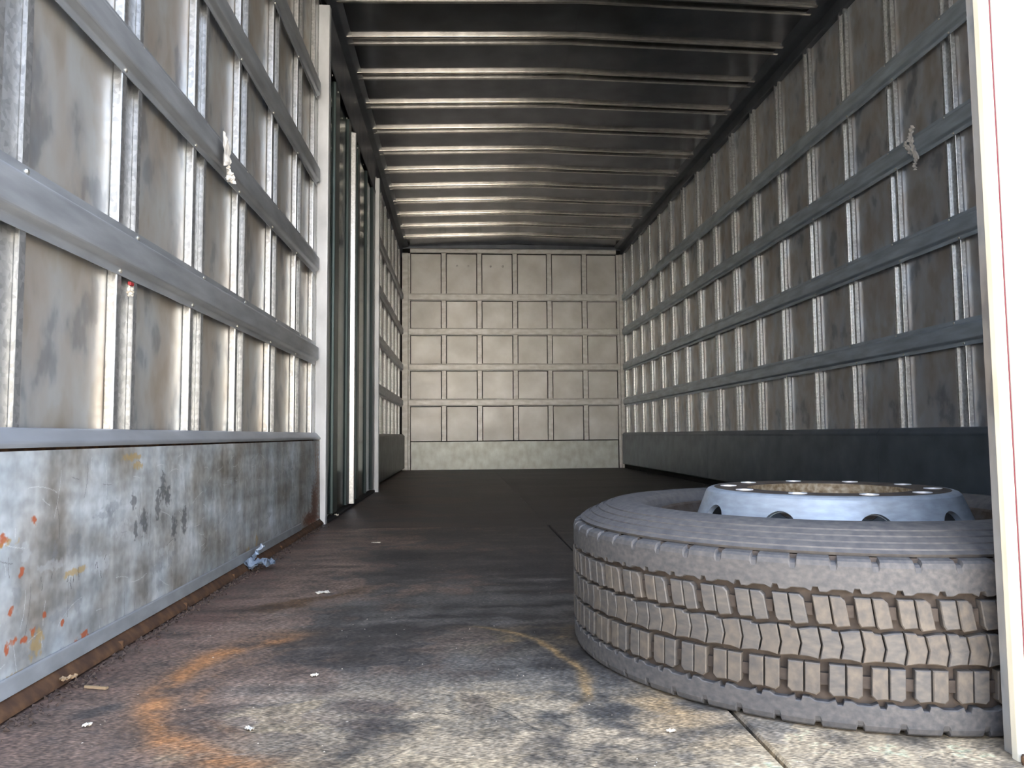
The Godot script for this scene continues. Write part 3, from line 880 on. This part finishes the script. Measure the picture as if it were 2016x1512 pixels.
func build_wheel() -> void:
	var w := base("truck_wheel", P(0.634, 0, 1.284), "dusty black truck tyre on a pale blue steel rim lying flat on the floor", "wheel")
	var R := 0.4355
	var RB := 0.4245
	# tyre body
	var st := new_st()
	lathe(st, [Vector2(0.285, 0.03), Vector2(0.30, 0.006), Vector2(0.34, 0.0), Vector2(0.40, 0.001), Vector2(0.420, 0.003), Vector2(RB - 0.002, 0.006), Vector2(RB, 0.012), Vector2(RB, 0.196), Vector2(RB - 0.003, 0.206)], 174)
	var tyre := part("tyre", st.commit(), M.rubber_dust, w)
	# upper sidewall with its moulded rings
	st = new_st()
	lathe(st, [Vector2(RB - 0.006, 0.2065), Vector2(0.4215, 0.2105), Vector2(0.4150, 0.2140), Vector2(0.4145, 0.2158), Vector2(0.4060, 0.2200), Vector2(0.4055, 0.2186), Vector2(0.4020, 0.2200), Vector2(0.4015, 0.2220), Vector2(0.3930, 0.2262), Vector2(0.3925, 0.2246), Vector2(0.3890, 0.2262), Vector2(0.3885, 0.2282), Vector2(0.3800, 0.2318), Vector2(0.3795, 0.2302),
		Vector2(0.3750, 0.2318), Vector2(0.3745, 0.2338), Vector2(0.3650, 0.2368), Vector2(0.3645, 0.2352), Vector2(0.3560, 0.2374), Vector2(0.3450, 0.2392), Vector2(0.3350, 0.2398), Vector2(0.3250, 0.2390), Vector2(0.3130, 0.2355), Vector2(0.3040, 0.2290), Vector2(0.2980, 0.2190), Vector2(0.2950, 0.2080), Vector2(0.2880, 0.2040), Vector2(0.2860, 0.1950)], 144)
	part("sidewall", st.commit(), M.sidewall, tyre)
	# shoulder ribs with notched, wavy edges
	for rib in [[0.1635, 0.2045, 0.0, 1.0], [0.0015, 0.0365, 3.1, -1.0]]:
		st = new_st()
		var n := 58 * 24
		for k in n:
			var q := []
			for e in [0, 1]:
				var kk: int = (k + e) % n
				var ph: float = fposmod(kk / 24.0 + rib[2] / 6.2, 1.0)
				var wave := 0.0034 * (clampf((ph - 0.35) / 0.12, 0, 1) - clampf((ph - 0.80) / 0.14, 0, 1))
				var notch := 0.0055 if ph < 0.13 else 0.0
				var inner: float = (rib[0] + wave + notch) if rib[3] > 0 else (rib[1] - wave - notch)
				var notch2 := 0.0050 if (ph > 0.45 and ph < 0.60) else 0.0
				var outer: float = (rib[1] - notch2) if rib[3] > 0 else (rib[0] + notch2)
				var t := TAU * kk / n
				var u := Vector3(cos(t), 0, -sin(t))
				var s: float = rib[3]
				# from groove floor, up the inner wall, across the face, round the shoulder
				var rr := R - 0.001
				var face_out := outer - s * 0.009
				q.append([u, [u * RB + Vector3.UP * inner, u * (rr - 0.0012) + Vector3.UP * inner, u * rr + Vector3.UP * (inner + s * 0.0012), u * rr + Vector3.UP * face_out, u * (rr - 0.0018) + Vector3.UP * (outer - s * 0.003), u * (rr - 0.0055) + Vector3.UP * outer, u * (RB - 0.006) + Vector3.UP * (outer + s * 0.002)]])
			var hints: Array = [Vector3(0, -rib[3], 0), q[0][0] - Vector3(0, rib[3], 0), q[0][0], q[0][0] + Vector3(0, 0.3 * rib[3], 0), q[0][0] + Vector3(0, rib[3], 0), q[0][0] * 0.3 + Vector3(0, rib[3], 0)]
			for j in 6:
				quad(st, q[0][1][j], q[1][1][j], q[1][1][j + 1], q[0][1][j + 1], hints[j])
		part("shoulder_rib", st.commit(), M.rubber, tyre)
	# tread blocks: three rows, 58 pitches, two pieces each
	var pitch := 360.0 / 58
	var rows := [
		[0.0, [[Vector2(0.35, 0.1590), Vector2(2.75, 0.1590), Vector2(3.30, 0.1260), Vector2(1.25, 0.1245), Vector2(0.85, 0.1290)], [Vector2(2.98, 0.1590), Vector2(4.60, 0.1590), Vector2(5.25, 0.1545), Vector2(5.90, 0.1250), Vector2(3.90, 0.1225), Vector2(3.53, 0.1262)]]],
		[1.1, [[Vector2(0.15, 0.1205), Vector2(1.8, 0.1200), Vector2(2.05, 0.1175), Vector2(3.0, 0.1170), Vector2(3.45, 0.1000), Vector2(3.00, 0.0850), Vector2(2.0, 0.0850), Vector2(0.15, 0.0825), Vector2(0.60, 0.0990)], [Vector2(3.25, 0.1170), Vector2(4.8, 0.1195), Vector2(6.1, 0.1200), Vector2(6.55, 0.0990), Vector2(6.10, 0.0830), Vector2(4.6, 0.0850), Vector2(3.25, 0.0850), Vector2(3.70, 0.1000)]]],
		[2.0, [[Vector2(0.55, 0.0780), Vector2(2.90, 0.0780), Vector2(2.75, 0.0420), Vector2(0.95, 0.0405), Vector2(0.35, 0.0450)], [Vector2(3.12, 0.0780), Vector2(5.45, 0.0780), Vector2(5.30, 0.0440), Vector2(4.70, 0.0400), Vector2(2.98, 0.0420)]]],
	]
	var rest := new_st()
	for row in rows:
		for poly in row[1]:
			var m := block_mesh(poly, RB - 0.001, R)
			for k in 58:
				var a: float = -99.8 + row[0] + pitch * k
				var seen := fposmod(a + 3.0, 360.0)
				var tr := Transform3D(Basis(Vector3.UP, deg_to_rad(a)), Vector3.ZERO)
				if seen > 160.0 or seen < 0.0:
					part("tread_block", m, M.rubber_block if rng.randf() < 0.6 else M.rubber_block_dusty, tyre, tr)
				else:
					rest.append_from(m, 0, tr)
	var o := part("tread_blocks_behind", rest.commit(), M.rubber_block, tyre)
	o.set_meta("kind", "stuff")
	# tie bars in the cross grooves of the outer rows
	st = new_st()
	for k in 58:
		for row in [[-99.8, 0.134, 0.149, 5.35, 6.55], [-97.8, 0.052, 0.066, 5.0, 7.0]]:
			var a: float = row[0] + pitch * k
			var q := []
			for h in [row[1], row[2]]:
				for t in [row[3], row[4]]:
					var an := deg_to_rad(a + t)
					q.append(Vector3(cos(an) * (R - 0.0055), h, -sin(an) * (R - 0.0055)))
			var an2 := deg_to_rad(a + row[3])
			var u := Vector3(cos(an2), 0, -sin(an2))
			quad(st, q[0], q[1], q[3], q[2], u)
			quad(st, q[0], q[1], q[1] - u * 0.006, q[0] - u * 0.006, Vector3.DOWN)
			quad(st, q[2], q[3], q[3] - u * 0.006, q[2] - u * 0.006, Vector3.UP)
	o = part("tie_bars", st.commit(), M.rubber_dust, tyre)
	o.set_meta("kind", "stuff")
	# steel rim -----------------------------------------------------
	var rim := Node3D.new()
	rim.name = "rim"
	rim.position = Vector3(0.006, 0, 0.012)
	w.add_child(rim, true)
	# barrel
	st = new_st()
	lathe(st, [Vector2(0.294, 0.204), Vector2(0.296, 0.215), Vector2(0.290, 0.2195), Vector2(0.284, 0.216), Vector2(0.280, 0.200), Vector2(0.268, 0.188), Vector2(0.264, 0.150), Vector2(0.250, 0.110), Vector2(0.250, 0.060), Vector2(0.262, 0.03), Vector2(0.290, 0.02)], 96, Vector3.ZERO, 0, TAU, -1.0)
	part("barrel", st.commit(), M.rim_flange, rim)
	# dished disc: cone with ten hand holes
	st = new_st()
	var H0 := 0.2520
	var H1 := 0.1500
	var rad := func(h: float) -> float:
		return lerpf(0.2055, 0.2460, clampf((H0 - h) / (H0 - H1), 0, 1))
	var pt := func(t: float, h: float, inset := 0.0) -> Vector3:
		var r: float = rad.call(h) - inset
		return Vector3(cos(t) * r, h - inset * 0.2, -sin(t) * r)
	var NH := 10
	for k in NH:
		var tc := TAU * k / NH + deg_to_rad(-99.0)
		var ha := 0.122
		var hh := 0.0265
		var hy := 0.2115
		var ths := []
		for i in 40: ths.append(TAU * i / 40)
		for lim in [H0 - hy, H1 - hy]:
			for sx in [1.0, -1.0]: ths.append(fposmod(atan2(lim / hh, sx * (PI / NH) / ha), TAU))
		ths.sort()
		ths.append(TAU)
		for i in ths.size() - 1:
			var pr := []
			for e in [0, 1]:
				var th: float = ths[i + e]
				var ex := cos(th)
				var ey := sin(th)
				var inner := Vector2(ex * ha, hy + ey * hh)
				var lim := ((H0 - hy) if ey > 0 else (hy - H1))
				var s := minf(PI / NH / maxf(absf(ex * ha), 1e-6), lim / maxf(absf(ey * hh), 1e-6))
				var outer := Vector2(ex * ha * s, hy + ey * hh * s)
				pr.append([inner, outer])
			for lay in 3:
				var f0 := lay / 3.0
				var f1 := (lay + 1) / 3.0
				var c4 := []
				var n4 := []
				for cc in [[0, f0], [1, f0], [1, f1], [0, f1]]:
					var v: Vector2 = (pr[cc[0]][0] as Vector2).lerp(pr[cc[0]][1], cc[1])
					c4.append(pt.call(tc + v.x, v.y))
					n4.append((Vector3(cos(tc + v.x), 0.38, -sin(tc + v.x))).normalized())
				squad(st, c4, n4)
				# inner side of the plate
				var b4 := []
				var m4 := []
				for q in 4:
					b4.append(c4[q] - n4[q] * 0.008)
					m4.append(-n4[q])
				squad(st, b4, m4)
			# wall of the hole
			var a: Vector2 = pr[0][0]
			var b: Vector2 = pr[1][0]
			var ctr: Vector3 = pt.call(tc, hy)
			var pa: Vector3 = pt.call(tc + a.x, a.y)
			quad(st, pa, pt.call(tc + b.x, b.y), pt.call(tc + b.x, b.y, 0.009), pt.call(tc + a.x, a.y, 0.009), ctr - pa)
	# rounded brow up to the mounting face
	lathe(st, [Vector2(0.2055, H0), Vector2(0.2035, 0.2565), Vector2(0.2000, 0.2598), Vector2(0.1955, 0.2616), Vector2(0.1900, 0.2620)], 96)
	lathe(st, [Vector2(0.1975, 0.2490), Vector2(0.1900, 0.2520), Vector2(0.1350, 0.2520)], 96, Vector3.ZERO, 0, TAU, -1.0)
	part("disc", st.commit(), M.rim_paint, rim)
	st = new_st()
	lathe(st, [Vector2(0.1900, 0.2620), Vector2(0.1360, 0.2622), Vector2(0.1330, 0.2600)], 96)
	part("mounting_face", st.commit(), M.rim_flange, rim)
	st = new_st()
	lathe(st, [Vector2(0.1330, 0.2600), Vector2(0.1330, 0.2380), Vector2(0.1380, 0.2300)], 96)
	part("bore", st.commit(), M.rim_bore, rim)
	st = new_st()
	lathe(st, [Vector2(0.0142, 0.0), Vector2(0.0142, 0.0012), Vector2(0.0085, 0.0010), Vector2(0.0080, -0.004)], 20)
	var seat := st.commit()
	for k in 10:
		var t := TAU * k / 10 + 0.22
		part("bolt_seat", seat, M.seat_metal, rim, Transform3D(Basis(), Vector3(cos(t) * 0.1650, 0.2622, -sin(t) * 0.1650)))
	# floor seen through the bore stays dark: closed lower half of the barrel

# litter ------------------------------------------------------------
func crumpled(sx: float, sy: float, amp: float, sd: int, taper := 0.0) -> ArrayMesh:
	var f := FastNoiseLite.new()
	f.seed = sd
	f.frequency = 1.0
	var st := new_st()
	var nx := 9
	var ny := 7
	var g := []
	for i in nx + 1:
		var row := []
		for j in ny + 1:
			var u := float(i) / nx - 0.5
			var v := float(j) / ny - 0.5
			var wd := 1.0 - taper * (u + 0.5)
			var p := Vector3(u * sx, 0, v * sy * wd)
			p += Vector3(f.get_noise_3d(u * 5, v * 5, 1) * amp * 0.6, f.get_noise_3d(u * 5, v * 5, 9) * amp * 1.6, f.get_noise_3d(u * 5, v * 5, 17) * amp * 0.6)
			row.append(p)
		g.append(row)
	for i in nx:
		for j in ny:
			for t in [0.0, -0.0006]:
				var o := Vector3(0, t, 0)
				quad(st, g[i][j] + o, g[i + 1][j] + o, g[i + 1][j + 1] + o, g[i][j + 1] + o, Vector3.UP if t == 0.0 else Vector3.DOWN)
	return st.commit()

func litter(called: String, mesh: Mesh, m: Material, at: Vector3, b: Basis, label: String, category: String, group := "") -> Node3D:
	var o := part(numbered(called), mesh, m, self, Transform3D(b, at))
	meta(o, label, category, "", group)
	return o

func build_small_things() -> void:
	# scraps of tape on the rails
	var t := base("torn_tape", P(-0.5705, 1.00, 1.83), "torn strip of silvery tape wrapped round a left wall rail", "tape")
	var rot := Basis(Vector3(0, 0, -1), Vector3(1, 0, 0), Vector3(0, -1, 0))
	part("strip", crumpled(0.055, 0.085, 0.004, 3, 0.5), M.tape, t, Transform3D(rot, Vector3(0.004, 0.055, 0.0)))
	part("curl", crumpled(0.045, 0.035, 0.012, 5, 0.3), M.tape, t, Transform3D(rot, Vector3(0.010, 0.000, -0.01)))
	var t2 := base("torn_tape", P(1.732, 1.43, 2.655), "frayed pale tape knotted over a right wall rail", "tape")
	var rr := Basis(Vector3(0, 1, 0), Vector3(-1, 0, 0), Vector3(0, 0, -1))
	part("band", crumpled(0.11, 0.026, 0.007, 7, 0.3), M.tape, t2, Transform3D(Basis(Vector3(1, 0, 0), -0.35) * rr, Vector3(-0.006, 0.0, 0.0)))
	part("loose_end", crumpled(0.060, 0.034, 0.010, 8, 0.7), M.tape, t2, Transform3D(Basis(Vector3(1, 0, 0), 0.4) * rr, Vector3(-0.010, 0.062, -0.005)))
	part("loose_end", crumpled(0.075, 0.024, 0.008, 9, 0.6), M.tape, t2, Transform3D(Basis(Vector3(1, 0, 0), 2.5) * rr, Vector3(-0.008, 0.012, -0.030)))
	part("loose_end", crumpled(0.040, 0.014, 0.012, 10, 0.6), M.tape, t2, Transform3D(Basis(Vector3(1, 0, 0), 0.3) * rr, Vector3(-0.004, -0.060, 0.004)))
	# stub of a tag stuck in a stud
	var g := base("tag_stub", P(-0.604, 0.622, 1.395), "small white tag stub with red top under the lowest left rail", "tag")
	part("stub", crumpled(0.022, 0.020, 0.004, 12, 0.3), M.paper, g, Transform3D(rot, Vector3(0.004, 0.004, 0)))
	part("red_top", box(Vector3(0.001, 0.014, -0.007), Vector3(0.007, 0.021, 0.007), 0.001), M.plug_red, g)
	# plastic wrapper by the foot of the left wall
	var wr := base("plastic_wrapper", P(-0.545, 0.022, 2.07), "crumpled clear blue plastic wrapper at the foot of the left wall", "wrapper")
	part("bag", crumpled(0.075, 0.060, 0.022, 21, 0.4), M.plastic, wr, Transform3D(Basis(Vector3(0, 1, 0), 0.6), Vector3(0.010, 0, 0)))
	part("twist", crumpled(0.050, 0.016, 0.012, 22, 0.5), M.plastic, wr, Transform3D(Basis(Vector3(0, 0, 1), 0.9), Vector3(-0.008, 0.022, -0.035)))
	# paper scraps and chips on the floor
	var chips := [
		["paper_scrap", -0.314, 1.76, 0.030, 0.024, 0.4, "cream square of paper on the brown floor left of centre"],
		["paper_scrap", -0.258, 0.959, 0.013, 0.007, -0.7, "white chip lying inside the orange rust ring near the opening"],
		["paper_scrap", -0.218, 1.159, 0.011, 0.006, 0.6, "white chip on the grey floor beyond the rust ring chip"],
		["paper_scrap", -0.464, 0.990, 0.010, 0.008, 0.2, "white crumb on brown floor close to the near left corner"],
		["paper_scrap", -0.548, 3.36, 0.030, 0.022, 0.9, "crumpled white paper at the foot of the side door"],
		["paper_scrap", -0.28, 2.55, 0.030, 0.012, 0.1, "thin pale scrap on the dark floor in front of the side door"],
		["paper_scrap", 0.252, 0.905, 0.011, 0.005, 0.1, "tiny white chip on grey floor in front of the tyre"],
	]
	var i := 0
	for c in chips:
		litter(c[0], crumpled(c[3], c[4], 0.002 if i != 4 else 0.008, 40 + i), M.paper, P(c[1], 0.003 if i != 4 else 0.012, c[2]), Basis(Vector3.UP, c[5]), c[6], "scrap", "paper scraps on the floor")
		i += 1
	var stick := new_st()
	extrude(stick, PackedVector2Array([Vector2(-0.0035, 0), Vector2(0.0035, 0), Vector2(0.0025, 0.0035), Vector2(-0.0025, 0.003)]), Vector3(-0.018, 0, 0), Vector3(0, 0, 1), Vector3.UP, Vector3(0.036, 0, 0.003))
	litter("wood_splinter", stick.commit(), M.wood_bit, P(-0.520, 0.001, 1.135), Basis(Vector3.UP, -0.2), "pale flat splinter beside dirt at the foot of the left wall", "splinter")
	litter("dry_leaf", crumpled(0.022, 0.014, 0.004, 77, 0.4), M.wood_bit, P(-0.562, 0.016, 1.14), Basis(Vector3.UP, 0.7), "small brown dry leaf under the rusty angle iron", "leaf")
	# crumbs of earth along the left wall and grit on the floor: beyond counting
	var st := new_st()
	for k in 900:
		var d := DR + 0.04 + pow(rng.randf(), 0.9) * 2.2
		var p := P(-0.563 - 0.006 * (3.1 - d) * 0.6 + minf(absf(rng.randfn(0, 0.016)), 0.07), 0.0, d)
		var s := rng.randf_range(0.0012, 0.0042)
		var b := Basis(Vector3(rng.randf() - 0.5, rng.randf() - 0.5, rng.randf() - 0.5).normalized(), rng.randf() * TAU)
		var q := []
		for v in [Vector3(1, 0, 0), Vector3(-0.6, 0, 0.9), Vector3(-0.6, 0, -0.8), Vector3(0, 0.9, 0)]:
			q.append(p + Vector3(0, s * 0.5, 0) + b * (v * s * rng.randf_range(0.7, 1.6)))
		var m: Vector3 = (q[0] + q[1] + q[2] + q[3]) / 4
		for f in [[0, 1, 2], [0, 1, 3], [1, 2, 3], [0, 2, 3]]:
			tri(st, q[f[0]], q[f[1]], q[f[2]], (q[f[0]] + q[f[1]] + q[f[2]]) / 3 - m)
	litter("earth_crumbs", st.commit(), M.dirt, Vector3.ZERO, Basis(), "brown crumbs of earth gathered along the foot of the left wall", "dirt").set_meta("kind", "stuff")
	st = new_st()
	for k in 190:
		var d := DR + 0.02 + pow(rng.randf(), 1.7) * 2.6
		var x := rng.randf_range(-0.55, 0.62 if d < 0.86 else 0.22)
		if k > 170:
			d = rng.randf_range(4.2, 7.2)
			x = rng.randf_range(1.66, 1.70)
		x = maxf(x, -0.45)
		var s := rng.randf_range(0.0005, 0.0012) * (4.0 if k > 170 else 1.0)
		var a := rng.randf() * TAU
		var q := []
		for v in 3: q.append(P(x, s * 0.2, d) + Vector3(cos(a + v * 2.1) * s * 1.6, 0, sin(a + v * 2.1) * s))
		q.append(P(x, s * 1.1, d))
		for f in [[0, 1, 3], [1, 2, 3], [2, 0, 3]]:
			tri(st, q[f[0]], q[f[1]], q[f[2]], Vector3.UP)
	litter("floor_grit", st.commit(), M.grit, Vector3.ZERO, Basis(), "pale grit scattered over the cargo floor", "grit").set_meta("kind", "stuff")
